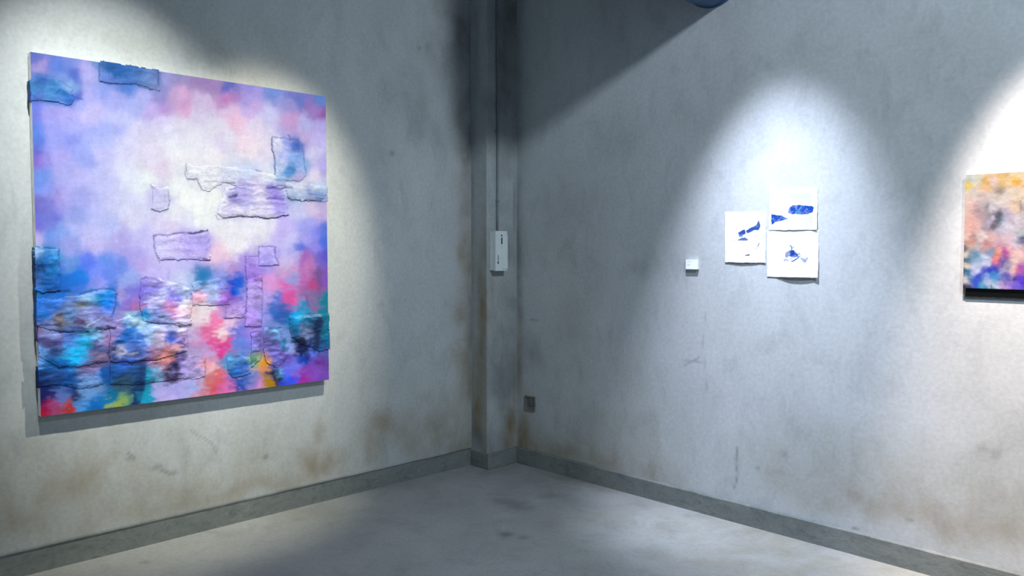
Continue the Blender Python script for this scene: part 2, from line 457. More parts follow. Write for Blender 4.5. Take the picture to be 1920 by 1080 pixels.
# ------------------------------------------------------------------ paintings: colour fields from brushed dabs
CORN = [(52, 97), (609, 182), (617, 712), (78, 780)]
PX0 = '''
60 105 95 110 200;75 120 170 150 215;68 130 175 160 225;105 120 100 130 220;110 145 130 155 225;130 112 135 150 225;133 140 85 110 205;155 125 185 175 240;165 140 190 185 245;178 115 110 150 210
70 150 60 115 190;75 152 50 100 180;60 165 75 140 205;60 182 85 120 205;85 170 85 150 215;95 160 65 135 205;105 155 80 145 215;115 175 30 120 195;125 182 60 120 210;125 193 25 105 200;105 188 90 140 220;90 185 80 140 210;122 160 150 185 235;132 168 130 165 230;140 182 80 105 205
60 210 120 130 230;62 240 100 135 230;90 215 170 165 240;90 240 170 170 245;120 215 190 180 248;165 215 210 200 250;175 170 170 175 240;160 180 185 180 245;130 240 180 180 248;170 250 180 185 250;148 195 175 180 245
187 122 30 95 165;205 125 20 85 155;215 138 25 95 165;190 145 110 145 225;200 152 110 135 215;230 135 50 105 180;240 150 85 130 210;255 135 70 110 175;270 145 110 140 200;285 145 100 125 185;285 160 120 140 195;262 155 100 135 200
190 170 150 165 240;233 168 75 125 210;215 185 180 180 245;260 180 180 180 240;250 200 180 185 245;295 185 145 140 205;305 205 185 150 215;325 180 195 165 210;312 145 160 155 215;325 150 160 140 195;280 210 200 180 240;300 230 215 205 245;215 225 205 205 252;215 245 178 182 248;190 245 175 185 250;250 255 222 218 250;310 250 225 225 250
330 145 140 140 190;345 150 155 140 190;375 155 150 125 180;400 160 160 130 190;425 165 85 100 190;440 175 110 120 200;460 165 150 140 220;340 175 215 170 215;345 200 205 155 205;345 212 215 165 210;380 190 205 185 225;410 190 185 140 200;425 185 190 125 195;440 180 180 130 200;460 190 170 155 230;460 210 200 180 245;370 220 210 200 235;435 225 230 190 225;450 235 235 200 232;420 215 215 190 230;340 240 222 218 242;400 240 222 218 242;360 260 232 232 250;330 280 240 240 253;430 260 228 225 248;460 265 240 220 242;415 270 225 215 248
470 165 140 135 210;480 175 165 150 225;510 178 115 140 220;545 180 115 120 200;560 190 100 115 195;595 185 95 125 195;600 190 100 130 200;580 195 140 115 190;603 215 140 85 160;590 210 155 125 200;540 200 155 150 220;525 190 150 155 225;480 200 195 170 235;500 215 200 200 250;470 215 210 185 240;545 225 195 155 215;540 240 195 160 220;575 235 180 180 240;600 240 175 165 230;570 255 195 175 230;535 250 185 175 240;480 240 225 215 248;475 280 240 228 245;595 265 190 180 242;590 290 210 205 248;605 300 175 170 235;490 290 230 222 250
63 260 95 130 225;65 285 110 115 215;66 300 140 110 205;75 300 155 140 225;110 295 185 175 245;80 330 120 150 230;75 345 125 150 235;100 260 165 170 245;130 262 145 155 240;150 280 170 178 250;165 300 160 170 240;190 290 205 200 250;120 320 180 178 240;150 330 195 190 248;90 355 150 160 240;105 365 160 145 210;120 368 182 172 238;150 368 170 172 238;190 340 200 200 250;80 385 125 120 205;66 390 110 105 190;110 390 165 155 230;100 410 110 120 215;140 405 155 165 235;180 385 190 190 248;180 410 190 195 250;70 410 115 120 215
195 270 190 195 250;230 280 218 215 250;280 290 228 220 245;295 320 228 212 240;240 320 228 230 252;275 335 243 250 255;330 345 243 246 254;230 380 212 214 248;200 380 205 205 250;205 420 190 195 248;250 410 222 220 250;325 400 238 238 252;320 425 222 210 245;250 345 230 235 252;290 365 205 200 245;300 385 208 204 245;310 370 200 198 240
350 300 238 235 248;400 300 242 238 250;350 325 222 225 242;390 320 232 230 246;430 322 215 220 245;465 325 205 215 248;375 350 236 236 248;350 370 250 250 254;370 400 245 248 253;395 375 246 248 252;350 410 225 225 250;425 345 222 222 246;450 350 185 175 235;455 365 190 180 242;440 370 150 140 220;460 385 195 190 245;430 395 205 195 238;445 400 225 220 248;420 390 220 215 245;470 400 232 228 250;500 330 228 232 250;480 345 215 205 245
515 275 215 215 248;535 268 150 165 240;552 272 45 90 190;530 290 180 190 248;552 300 135 170 238;525 310 190 205 250;535 325 75 145 215;545 320 60 130 205;560 325 175 185 240;565 310 150 180 235;555 338 180 170 225;520 335 165 195 240
505 355 140 125 220;520 352 190 185 240;510 372 150 130 225;515 390 170 155 245;525 395 180 170 245;500 390 215 205 245;490 370 225 220 248;480 405 220 215 248;540 355 205 215 245;560 350 215 215 240;590 350 205 212 240;580 365 150 165 215;600 368 130 160 215;560 370 190 205 240;545 372 160 180 225;605 352 190 205 240
600 320 180 170 240;590 330 232 222 245;560 400 205 205 250;500 420 232 228 250;530 430 200 185 250;480 430 240 240 252;585 390 215 200 232;600 395 195 175 225;575 420 165 165 248;590 440 140 140 240;605 430 90 115 215;608 450 75 110 220;570 450 170 165 245;545 450 205 200 250
70 425 118 110 210;95 420 125 130 215;70 447 195 180 235;95 440 115 150 230;115 435 140 165 238;140 425 185 190 250;175 440 200 198 250;180 465 200 190 245;125 460 160 165 235;130 490 110 150 220;115 500 100 135 220;165 490 95 125 240;180 505 130 150 250;150 520 40 125 225;130 525 10 110 200;120 535 0 105 195
65 468 150 190 235;72 470 175 200 240;85 468 60 125 195;100 468 80 150 215;80 485 45 110 180;95 482 60 135 210;105 478 70 150 215;75 498 20 70 130;90 500 35 105 175;100 505 60 135 205;108 500 20 90 160;68 515 50 80 130;85 515 35 100 170;100 520 30 105 180;95 532 5 95 170;72 540 80 110 180;85 540 20 90 160;108 530 0 90 170
150 540 80 120 215;180 530 140 150 235;190 535 160 165 245
200 430 190 195 250;225 445 185 175 240;195 487 110 150 240;230 500 115 145 235;205 510 110 140 235;250 480 180 170 240;260 500 190 170 235;240 520 160 175 240;280 510 200 190 248;270 440 200 195 250;300 430 222 212 248;310 500 205 195 250;300 455 205 198 250;330 460 205 192 250;360 465 185 170 245;385 460 175 165 240;340 445 190 175 242;370 478 195 180 245;310 478 212 205 252
225 550 180 170 225;245 550 130 125 215;270 545 125 115 215;280 535 150 140 225;300 550 190 195 245;325 560 130 120 210;310 560 200 205 245;200 550 50 130 210;215 545 70 120 215
345 505 195 190 245;340 520 210 215 250;377 519 40 120 185;405 470 240 205 232;415 475 242 208 230;430 440 240 238 250;450 460 242 238 248;420 500 205 180 235;435 508 180 150 210;415 515 155 160 230;430 530 30 75 195;445 530 45 95 215;440 548 25 75 200;452 525 45 100 205;450 545 60 115 215;465 490 170 145 230;475 510 165 130 225;475 545 180 160 225;410 530 135 150 225;360 530 180 195 235;350 550 130 150 200;370 560 250 195 220;395 545 175 190 235;420 550 175 130 215;345 565 235 240 250;475 450 228 222 245;480 470 205 195 240
495 475 178 165 240;515 480 182 170 240;500 495 165 155 230;500 530 215 160 220;515 540 220 155 210;540 510 205 160 210;567 485 165 105 190;560 465 75 105 215;580 500 190 125 185;545 525 155 160 220;585 535 180 80 140;575 525 180 110 175;545 560 215 95 160;538 540 215 110 180;595 520 110 85 145;600 490 130 110 200;590 460 150 140 235;600 450 90 115 225;610 480 90 90 200;612 520 130 90 180;520 560 85 120 205;515 580 75 110 190;530 590 60 95 170;555 590 60 160 220;570 575 20 140 185;590 575 145 105 160;612 575 15 120 145;580 555 140 110 165;555 565 175 130 190;505 560 190 170 235;535 490 205 190 235;550 480 195 185 240
70 550 35 110 180;90 570 70 115 200;80 595 60 115 190;75 600 70 125 205;75 612 120 100 140;95 620 130 140 190;120 605 110 120 150;110 600 120 110 110;150 573 120 120 140;160 560 130 165 200;185 560 50 140 205;155 605 80 60 90;165 590 150 160 220;180 590 130 130 190;200 570 60 120 215;85 640 85 80 130;110 640 90 85 140;130 635 80 110 180;160 640 70 160 210;140 660 70 165 215;145 675 60 150 210;180 625 130 180 220;90 680 30 90 150;75 670 110 150 210;85 700 25 55 110;130 705 15 75 140;100 710 40 60 110;85 740 10 25 80;115 745 90 110 170;90 768 150 30 60;125 765 160 55 45;140 745 30 30 70;105 770 140 80 120;170 720 110 140 190;165 745 110 150 205;175 760 20 100 170;150 760 90 140 200;205 755 40 115 160;212 752 150 165 80;190 670 120 100 130;185 655 60 80 130;200 635 150 120 170;160 690 100 90 130;205 700 20 80 150;130 590 90 130 180;135 575 100 120 170;100 655 50 70 120
245 575 140 115 200;255 573 190 120 165;262 590 30 130 190;250 603 180 210 230;210 610 150 140 200;240 620 40 100 180;230 640 30 95 170;285 565 200 195 245;300 555 190 190 240;320 582 215 140 190;345 567 235 225 240;345 585 230 200 220;300 590 140 150 215;310 600 170 180 230;280 630 150 175 215;300 635 190 175 205;320 635 65 95 190;330 640 160 150 215;330 650 210 165 170;230 658 180 175 195;215 660 50 65 110;290 665 170 130 165;310 668 200 130 130;230 675 50 80 160;265 690 25 60 110;265 720 15 45 90;250 750 5 45 100;280 700 60 140 180;275 740 30 150 185;300 700 130 160 195;315 700 140 130 170;330 685 30 30 80;318 705 60 50 90;345 690 165 150 210;300 735 175 170 225;330 730 175 170 230;345 725 175 170 225;310 745 190 175 225;222 757 130 155 80;235 745 110 150 110;210 740 30 110 150;225 715 50 75 100;340 670 60 60 120;255 640 70 110 190;265 655 90 110 180
372 560 245 180 205;365 590 235 210 215;380 585 235 225 235;345 600 200 190 225;400 600 230 140 185;390 625 220 120 165;405 605 235 130 170;415 628 240 215 225;400 640 215 95 150;412 655 210 80 145;425 640 215 100 155;375 640 205 150 195;360 630 195 175 215;345 640 110 90 150;435 590 175 150 215;430 605 240 205 230;445 620 120 125 210;450 640 110 135 215;465 630 150 135 220;470 600 165 140 215;430 560 140 100 190;390 665 190 160 210;360 665 175 160 205;360 690 175 160 210;390 680 230 160 175;395 690 240 200 205;405 700 210 110 120;390 720 190 120 120;400 725 205 90 95;375 735 200 140 160;360 725 170 180 230;425 725 210 120 175;440 695 55 110 185;430 680 100 150 200;450 690 75 110 190;460 710 80 110 180;450 720 45 80 160;480 680 120 170 150;475 700 130 140 200;470 725 150 130 195;488 690 230 150 60
490 680 225 150 60;490 700 180 130 120;505 718 160 120 30;480 715 140 130 190;490 722 200 140 190;520 712 10 15 50;510 700 30 45 100;520 700 110 170 210;545 715 75 95 225;545 690 120 125 225;540 650 150 160 225;545 645 150 165 225;530 645 10 110 150;565 640 10 20 60;572 655 15 25 75;577 672 30 70 160;585 660 110 130 230;595 610 15 45 80;592 620 10 20 55;595 645 40 60 110;580 600 30 100 140;550 605 10 115 165;560 595 60 170 215;575 592 90 150 190;550 625 15 75 115;530 625 120 145 200;510 625 110 140 195;515 645 110 100 170;500 640 120 110 180;520 670 115 110 185;535 670 100 75 155;590 675 110 80 170;610 665 90 90 160;605 675 100 55 130;590 700 130 85 180;570 710 145 65 150;610 700 110 80 160;612 625 40 110 140;610 645 20 90 130;575 625 110 120 160;490 600 170 150 225;475 610 170 140 220;500 600 145 150 220
'''

def parse_dabs(txt):
    rows = [list(map(float, t.split())) for line in txt.strip().splitlines() for t in line.split(';') if t.strip()]
    return np.array(rows)

# shade of seams and folds painted as dark lines, plus ink lines: points (photo reading), half width, colour, strength
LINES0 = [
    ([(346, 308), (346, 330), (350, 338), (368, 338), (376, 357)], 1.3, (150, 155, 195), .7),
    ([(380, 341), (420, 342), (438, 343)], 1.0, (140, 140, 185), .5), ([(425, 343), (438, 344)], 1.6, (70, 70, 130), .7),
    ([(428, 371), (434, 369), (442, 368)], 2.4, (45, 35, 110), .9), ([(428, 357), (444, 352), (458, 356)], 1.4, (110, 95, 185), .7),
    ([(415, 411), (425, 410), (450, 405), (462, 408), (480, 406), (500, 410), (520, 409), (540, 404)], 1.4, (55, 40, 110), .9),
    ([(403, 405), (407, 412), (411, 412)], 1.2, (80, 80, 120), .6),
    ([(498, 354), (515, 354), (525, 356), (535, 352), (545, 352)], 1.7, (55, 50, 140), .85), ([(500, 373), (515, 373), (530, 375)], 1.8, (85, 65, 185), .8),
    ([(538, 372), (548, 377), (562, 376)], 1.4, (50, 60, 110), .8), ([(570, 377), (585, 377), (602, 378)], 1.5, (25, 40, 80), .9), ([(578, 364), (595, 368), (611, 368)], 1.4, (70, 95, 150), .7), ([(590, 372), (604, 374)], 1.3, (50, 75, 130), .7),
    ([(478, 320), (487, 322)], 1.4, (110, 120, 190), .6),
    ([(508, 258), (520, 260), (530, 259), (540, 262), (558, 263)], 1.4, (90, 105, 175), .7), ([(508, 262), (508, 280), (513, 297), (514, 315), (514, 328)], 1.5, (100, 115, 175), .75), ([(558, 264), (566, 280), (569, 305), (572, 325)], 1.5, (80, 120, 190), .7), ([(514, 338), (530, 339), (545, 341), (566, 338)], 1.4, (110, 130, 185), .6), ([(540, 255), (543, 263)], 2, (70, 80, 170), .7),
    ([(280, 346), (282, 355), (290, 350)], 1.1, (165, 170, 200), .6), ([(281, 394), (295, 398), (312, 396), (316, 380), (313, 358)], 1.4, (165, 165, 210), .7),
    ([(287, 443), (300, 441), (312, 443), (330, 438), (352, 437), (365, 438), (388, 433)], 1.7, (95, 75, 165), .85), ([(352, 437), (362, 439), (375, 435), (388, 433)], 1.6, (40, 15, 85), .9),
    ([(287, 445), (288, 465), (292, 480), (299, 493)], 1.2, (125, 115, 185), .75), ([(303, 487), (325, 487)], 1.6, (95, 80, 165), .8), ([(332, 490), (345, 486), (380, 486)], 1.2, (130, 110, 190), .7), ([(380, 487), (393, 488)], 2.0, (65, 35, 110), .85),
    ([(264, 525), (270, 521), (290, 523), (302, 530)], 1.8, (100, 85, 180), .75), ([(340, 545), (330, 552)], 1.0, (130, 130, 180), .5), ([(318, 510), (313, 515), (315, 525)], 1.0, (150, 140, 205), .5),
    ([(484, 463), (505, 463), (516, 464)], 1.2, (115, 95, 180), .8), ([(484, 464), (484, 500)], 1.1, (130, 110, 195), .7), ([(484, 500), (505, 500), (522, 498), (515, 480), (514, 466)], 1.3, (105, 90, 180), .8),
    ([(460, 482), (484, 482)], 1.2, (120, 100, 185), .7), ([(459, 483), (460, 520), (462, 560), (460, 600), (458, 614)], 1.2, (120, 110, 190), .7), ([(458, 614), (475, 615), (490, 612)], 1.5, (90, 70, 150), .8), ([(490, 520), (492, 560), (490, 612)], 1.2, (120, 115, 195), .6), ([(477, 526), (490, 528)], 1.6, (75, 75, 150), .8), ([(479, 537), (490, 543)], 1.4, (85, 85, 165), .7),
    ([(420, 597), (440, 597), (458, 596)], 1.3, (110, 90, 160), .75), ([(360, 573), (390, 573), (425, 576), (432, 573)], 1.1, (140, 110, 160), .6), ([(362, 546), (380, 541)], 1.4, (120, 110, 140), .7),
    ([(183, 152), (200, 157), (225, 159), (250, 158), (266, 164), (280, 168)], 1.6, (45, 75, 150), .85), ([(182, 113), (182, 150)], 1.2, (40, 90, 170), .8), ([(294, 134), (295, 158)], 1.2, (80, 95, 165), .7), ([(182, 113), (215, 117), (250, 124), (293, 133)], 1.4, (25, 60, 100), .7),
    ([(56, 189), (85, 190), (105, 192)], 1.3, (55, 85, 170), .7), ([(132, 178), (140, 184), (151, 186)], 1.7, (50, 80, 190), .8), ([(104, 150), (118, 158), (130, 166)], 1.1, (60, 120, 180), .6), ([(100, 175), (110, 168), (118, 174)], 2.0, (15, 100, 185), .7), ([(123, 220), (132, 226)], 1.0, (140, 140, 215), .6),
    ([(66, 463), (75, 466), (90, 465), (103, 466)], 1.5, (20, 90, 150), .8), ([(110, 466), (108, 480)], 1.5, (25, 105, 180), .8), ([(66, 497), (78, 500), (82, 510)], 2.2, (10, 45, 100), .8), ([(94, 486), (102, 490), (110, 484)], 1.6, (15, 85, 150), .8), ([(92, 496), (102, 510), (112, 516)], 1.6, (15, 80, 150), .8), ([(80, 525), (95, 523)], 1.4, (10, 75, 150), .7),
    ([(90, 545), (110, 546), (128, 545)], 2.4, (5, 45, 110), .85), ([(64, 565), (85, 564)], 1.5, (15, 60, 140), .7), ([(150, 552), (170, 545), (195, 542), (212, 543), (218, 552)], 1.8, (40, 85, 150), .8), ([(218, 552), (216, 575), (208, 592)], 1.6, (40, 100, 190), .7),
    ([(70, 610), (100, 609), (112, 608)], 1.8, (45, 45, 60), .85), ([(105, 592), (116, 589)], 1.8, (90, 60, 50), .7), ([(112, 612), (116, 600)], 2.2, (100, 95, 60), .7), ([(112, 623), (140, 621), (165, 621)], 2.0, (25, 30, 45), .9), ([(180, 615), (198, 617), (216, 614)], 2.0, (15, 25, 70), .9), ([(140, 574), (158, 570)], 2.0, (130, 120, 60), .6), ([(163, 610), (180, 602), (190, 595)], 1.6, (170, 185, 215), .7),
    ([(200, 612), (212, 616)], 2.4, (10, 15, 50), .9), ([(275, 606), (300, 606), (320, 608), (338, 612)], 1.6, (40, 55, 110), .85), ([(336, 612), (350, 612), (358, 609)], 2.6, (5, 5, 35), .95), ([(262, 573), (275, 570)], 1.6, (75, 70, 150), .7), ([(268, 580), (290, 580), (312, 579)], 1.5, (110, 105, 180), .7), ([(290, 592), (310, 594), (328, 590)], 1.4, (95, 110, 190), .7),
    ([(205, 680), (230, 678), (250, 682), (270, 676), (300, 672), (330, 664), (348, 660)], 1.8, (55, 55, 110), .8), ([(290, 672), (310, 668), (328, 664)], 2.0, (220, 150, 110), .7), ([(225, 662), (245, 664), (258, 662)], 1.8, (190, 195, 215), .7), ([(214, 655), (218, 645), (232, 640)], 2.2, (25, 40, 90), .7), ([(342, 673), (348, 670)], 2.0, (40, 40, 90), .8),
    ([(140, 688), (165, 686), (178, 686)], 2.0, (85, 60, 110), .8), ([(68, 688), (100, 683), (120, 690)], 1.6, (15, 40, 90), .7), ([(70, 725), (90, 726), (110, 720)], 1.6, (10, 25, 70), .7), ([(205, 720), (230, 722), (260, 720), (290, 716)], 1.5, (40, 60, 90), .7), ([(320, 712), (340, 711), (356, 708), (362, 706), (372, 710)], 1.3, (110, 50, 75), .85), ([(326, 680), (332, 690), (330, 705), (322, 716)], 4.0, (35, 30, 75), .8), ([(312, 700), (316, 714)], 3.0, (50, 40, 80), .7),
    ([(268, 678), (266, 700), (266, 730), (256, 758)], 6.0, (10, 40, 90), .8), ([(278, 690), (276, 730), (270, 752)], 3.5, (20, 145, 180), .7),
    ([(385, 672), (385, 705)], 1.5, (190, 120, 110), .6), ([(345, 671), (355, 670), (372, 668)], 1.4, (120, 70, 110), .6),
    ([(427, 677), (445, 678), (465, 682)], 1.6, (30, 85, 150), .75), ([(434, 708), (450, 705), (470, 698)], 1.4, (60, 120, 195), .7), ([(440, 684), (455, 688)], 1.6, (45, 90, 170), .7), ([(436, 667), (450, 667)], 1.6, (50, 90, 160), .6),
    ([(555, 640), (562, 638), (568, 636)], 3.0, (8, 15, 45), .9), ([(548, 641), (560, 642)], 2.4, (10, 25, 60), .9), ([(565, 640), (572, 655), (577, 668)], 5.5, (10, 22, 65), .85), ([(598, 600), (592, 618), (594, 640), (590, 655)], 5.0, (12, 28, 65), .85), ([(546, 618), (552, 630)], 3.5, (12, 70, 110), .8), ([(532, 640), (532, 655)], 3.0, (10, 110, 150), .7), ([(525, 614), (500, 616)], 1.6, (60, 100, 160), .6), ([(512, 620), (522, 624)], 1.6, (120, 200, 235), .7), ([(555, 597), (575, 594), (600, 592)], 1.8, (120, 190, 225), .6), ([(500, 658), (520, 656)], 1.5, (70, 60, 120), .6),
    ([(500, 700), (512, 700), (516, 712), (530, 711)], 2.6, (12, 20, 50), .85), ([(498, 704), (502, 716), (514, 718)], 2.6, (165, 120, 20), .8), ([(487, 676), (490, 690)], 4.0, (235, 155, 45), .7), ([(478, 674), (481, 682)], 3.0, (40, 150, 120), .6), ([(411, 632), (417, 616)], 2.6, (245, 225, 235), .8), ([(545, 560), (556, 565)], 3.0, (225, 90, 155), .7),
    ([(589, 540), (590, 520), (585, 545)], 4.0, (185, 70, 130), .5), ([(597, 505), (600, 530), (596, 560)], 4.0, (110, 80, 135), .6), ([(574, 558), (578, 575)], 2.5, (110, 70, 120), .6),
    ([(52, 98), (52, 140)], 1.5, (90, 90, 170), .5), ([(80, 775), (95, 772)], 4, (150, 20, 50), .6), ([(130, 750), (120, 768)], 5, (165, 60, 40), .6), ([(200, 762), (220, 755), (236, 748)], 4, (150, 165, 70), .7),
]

def shepard(px, py, D, p=2.6, soft=0.62):
    """pigment laid down from brushed dabs, blended wet into wet"""
    sh = px.shape; px = px.ravel(); py = py.ravel()
    dd = np.hypot(D[:, None, 0] - D[None, :, 0], D[:, None, 1] - D[None, :, 1]); np.fill_diagonal(dd, 1e9)
    near = np.sort(dd, 1)[:, :3].mean(1); e = (soft * near) ** 2
    L = lin(D[:, 2:5]); out = np.zeros((px.size, 3)); CH = 40000
    for i in range(0, px.size, CH):
        dx = px[i:i + CH, None] - D[None, :, 0]; dy = py[i:i + CH, None] - D[None, :, 1]
        w = (e[None, :] / (dx * dx + dy * dy + e[None, :])) ** p * np.exp(-(dx * dx + dy * dy) / (14 * e[None, :] + 600))
        out[i:i + CH] = (w @ L) / (w.sum(1, keepdims=True) + 1e-12)
    return out.reshape(sh + (3,))

def paint_field(px, py, D, lines, warp=7.0, seed=0):
    wx = (fbm(px / 26.0, py / 34.0, seed + 1, 4) - 0.5) * 2 * warp; wy = (fbm(px / 26.0 + 50, py / 34.0, seed + 2, 4) - 0.5) * 2 * warp
    wx = wx + (fbm(px / 9.0, py / 14.0, seed + 21, 3) - 0.5) * warp; wy = wy + (fbm(px / 9.0 + 7, py / 14.0, seed + 22, 3) - 0.5) * warp
    low = smooth(430, 600, py) if seed == 0 else 0.3
    c = shepard(px + wx * (1 + .5 * low), py + wy * (1 + .5 * low), D)
    c2 = shepard(px + wx * 1.8, py + wy * 1.8, D, 4.0, 0.55)
    k = np.broadcast_to(np.asarray(0.08 + 0.34 * low), px.shape)[..., None]
    c = c * (1 - k) + c2 * k
    c3 = shepard(px + 30 * (vnoise(px / 10, py / 4.2, seed + 31) - .5), py + 24 * (vnoise(px / 12 + 5, py / 4.6, seed + 32) - .5), D, 3.2, 0.5)
    k = np.broadcast_to(np.asarray(0.04 + 0.44 * low), px.shape)[..., None]
    c = c * (1 - k) + c3 * k
    m = c.mean(-1, keepdims=True); kk = np.broadcast_to(np.asarray(1.06 + 0.12 * low), px.shape)[..., None]
    c = np.clip(m + (c - m) * kk, 0.002, 1)                                  # pure pigments
    # brush grain
    g = fbm(px / 9.0, py / 22.0, seed + 5, 3) - 0.5
    g2 = fbm(px / 22.0, py / 7.0, seed + 6, 3) - 0.5
    c = c * (1 + 0.16 * g + 0.12 * g2)[..., None]
    jx = (fbm(px / 6.0, py / 6.0, seed + 8, 2) - 0.5) * 3.0; jy = (fbm(px / 6.0 + 9, py / 6.0, seed + 9, 2) - 0.5) * 3.0
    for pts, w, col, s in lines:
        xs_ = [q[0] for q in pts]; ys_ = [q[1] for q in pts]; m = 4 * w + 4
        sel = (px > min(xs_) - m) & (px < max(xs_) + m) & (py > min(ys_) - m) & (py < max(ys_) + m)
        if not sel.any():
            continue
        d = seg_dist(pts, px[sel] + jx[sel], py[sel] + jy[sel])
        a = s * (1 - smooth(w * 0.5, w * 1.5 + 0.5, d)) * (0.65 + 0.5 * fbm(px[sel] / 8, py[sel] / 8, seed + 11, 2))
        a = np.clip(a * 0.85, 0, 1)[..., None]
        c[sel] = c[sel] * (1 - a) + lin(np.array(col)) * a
    return np.clip(c, 0.0, 1.0)

DEP = 0.055
Y0, Y1, Z0, Z1 = -3.137, -1.538, 0.787, 2.541
H_uv2px = homography([(0, 0), (1, 0), (1, 1), (0, 1)], CORN)
H_px2uv = np.linalg.inv(H_uv2px)
D0 = parse_dabs(PX0)

def lamp_level(P, normal, ambient):
    """light falling on points P, so that pigment = seen colour / light"""
    E = np.full(P.shape[:-1], ambient)
    for loc, ax, watts, half, blend in LAMPS:
        v = P - loc; d2 = (v * v).sum(-1); vn = v / np.sqrt(d2)[..., None]
        t = np.clip((vn @ ax - math.cos(half)) / ((1 - math.cos(half)) * max(blend, 1e-3)), 0, 1)
        E = E + watts / (4 * math.pi ** 2) * np.clip(-(vn @ np.array(normal, float)), 0, 1) / d2 * t * t * (3 - 2 * t)
    return E

def canvas_color(u, v):
    px, py = happly(H_uv2px, u, v)
    P3 = np.stack([np.full(px.shape, DEP), Y0 + u * (Y1 - Y0), Z1 - v * (Z1 - Z0)], -1)
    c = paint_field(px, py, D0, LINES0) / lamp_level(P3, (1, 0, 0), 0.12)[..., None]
    return np.clip(c, 0.004, 0.88)

painting = empty('large_painting', (0.0, (Y0 + Y1) / 2, Z0), 'large square violet and blue abstract canvas with collaged torn fabric on the left wall', 'painting')
def place_on(o, parent):
    o.parent = parent; o.matrix_parent_inverse = Matrix.Identity(4); o.location = -Vector(parent.location); return o

nu, nv = 400, 440
u = np.linspace(0, 1, nu); v = np.linspace(0, 1, nv); Ug, Vg = np.meshgrid(u, v)
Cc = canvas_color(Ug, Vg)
def canvas_pos(u, v, h):
    P = np.zeros(np.shape(u) + (3,)); P[..., 0] = DEP + h
    P[..., 1] = Y0 + u * (Y1 - Y0); P[..., 2] = Z1 - v * (Z1 - Z0); return P
def relief(u, v):
    return 0.0012 * fbm(u * 60, v * 30, 71, 3) + 0.004 * smooth(.5, .9, v) * fbm(u * 25, v * 40, 77, 4)
rel = relief(Ug, Vg)
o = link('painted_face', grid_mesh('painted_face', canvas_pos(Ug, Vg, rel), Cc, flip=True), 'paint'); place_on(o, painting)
# stretched canvas body: sides carry bare canvas
bm = box_bm(0.012, DEP - 0.0005, Y0, Y1, Z0, Z1)
o = link('canvas_body', bm_mesh('canvas_body', bm), 'canvas'); place_on(o, painting)
bm = bmesh.new()
for a_ in ((Y0 + .03, Y0 + .07, Z0 + .03, Z1 - .03), (Y1 - .07, Y1 - .03, Z0 + .03, Z1 - .03), (Y0 + .07, Y1 - .07, Z0 + .03, Z0 + .07), (Y0 + .07, Y1 - .07, Z1 - .07, Z1 - .03)):
    add_box(bm, 0.002, 0.012, *a_)
o = link('stretcher_frame', bm_mesh('stretcher_frame', bm), 'canvas'); place_on(o, painting)

PATCHES = [
    ([(44, 152), (60, 138), (80, 142), (105, 149), (131, 166), (139, 184), (132, 198), (118, 198), (104, 192), (44, 190)], .006, 11),
    ([(182, 108), (215, 113), (250, 119), (294, 128), (296, 158), (297, 172), (280, 168), (250, 158), (225, 160), (200, 158), (182, 152)], .006, 12),
    ([(280, 345), (290, 350), (300, 354), (313, 346), (317, 360), (316, 393), (298, 399), (281, 394), (284, 370)], .004, 13),
    ([(346, 308), (375, 312), (410, 311), (470, 320), (530, 332), (540, 346), (500, 356), (455, 352), (415, 345), (392, 362), (376, 357), (368, 338), (348, 338)], .005, 14),
    ([(420, 352), (455, 348), (500, 352), (536, 355), (540, 405), (500, 411), (462, 408), (420, 411), (404, 402), (410, 382)], .008, 15),
    ([(508, 258), (530, 259), (558, 263), (568, 290), (574, 330), (562, 342), (532, 340), (514, 338), (512, 300), (506, 280)], .006, 16),
    ([(530, 343), (570, 346), (616, 350), (616, 381), (560, 378), (540, 376)], .006, 17),
    ([(286, 442), (310, 442), (350, 437), (392, 432), (394, 489), (340, 488), (299, 490), (290, 475)], .005, 18),
    ([(60, 460), (75, 466), (110, 466), (112, 500), (113, 545), (80, 550), (60, 546)], .010, 19),
    ([(60, 560), (100, 560), (150, 552), (195, 541), (219, 548), (216, 580), (206, 617), (165, 622), (112, 624), (62, 612)], .011, 20),
    ([(262, 525), (290, 521), (330, 530), (356, 540), (360, 570), (358, 612), (320, 609), (268, 606), (260, 570)], .009, 21),
    ([(205, 605), (240, 590), (280, 606), (352, 613), (352, 660), (300, 673), (250, 682), (204, 678)], .011, 22),
    ([(64, 625), (112, 625), (180, 617), (204, 625), (203, 678), (160, 688), (110, 690), (72, 668)], .010, 23),
    ([(62, 672), (110, 692), (190, 688), (196, 722), (150, 730), (110, 722), (62, 726)], .009, 24),
    ([(205, 682), (250, 684), (300, 675), (350, 668), (356, 709), (300, 716), (260, 722), (206, 722)], .010, 25),
    ([(424, 574), (460, 570), (459, 597), (420, 598)], .004, 26),
    ([(459, 482), (484, 482), (491, 520), (492, 560), (490, 614), (458, 615), (462, 560)], .006, 27),
    ([(484, 463), (514, 464), (523, 499), (484, 501)], .005, 28),
    ([(358, 530), (410, 520), (424, 540), (432, 573), (390, 574), (360, 574)], .007, 29),
    ([(345, 668), (372, 666), (386, 672), (386, 705), (372, 711), (345, 712)], .006, 30),
    ([(425, 670), (450, 664), (474, 672), (472, 700), (436, 710), (424, 695)], .009, 31),
    ([(495, 614), (530, 612), (538, 640), (540, 672), (520, 692), (498, 680), (490, 645)], .010, 32),
    ([(540, 592), (580, 590), (619, 586), (622, 655), (600, 660), (560, 645), (545, 630)], .009, 33),
    ([(470, 620), (490, 618), (494, 650), (488, 676), (470, 690)], .009, 34),
]
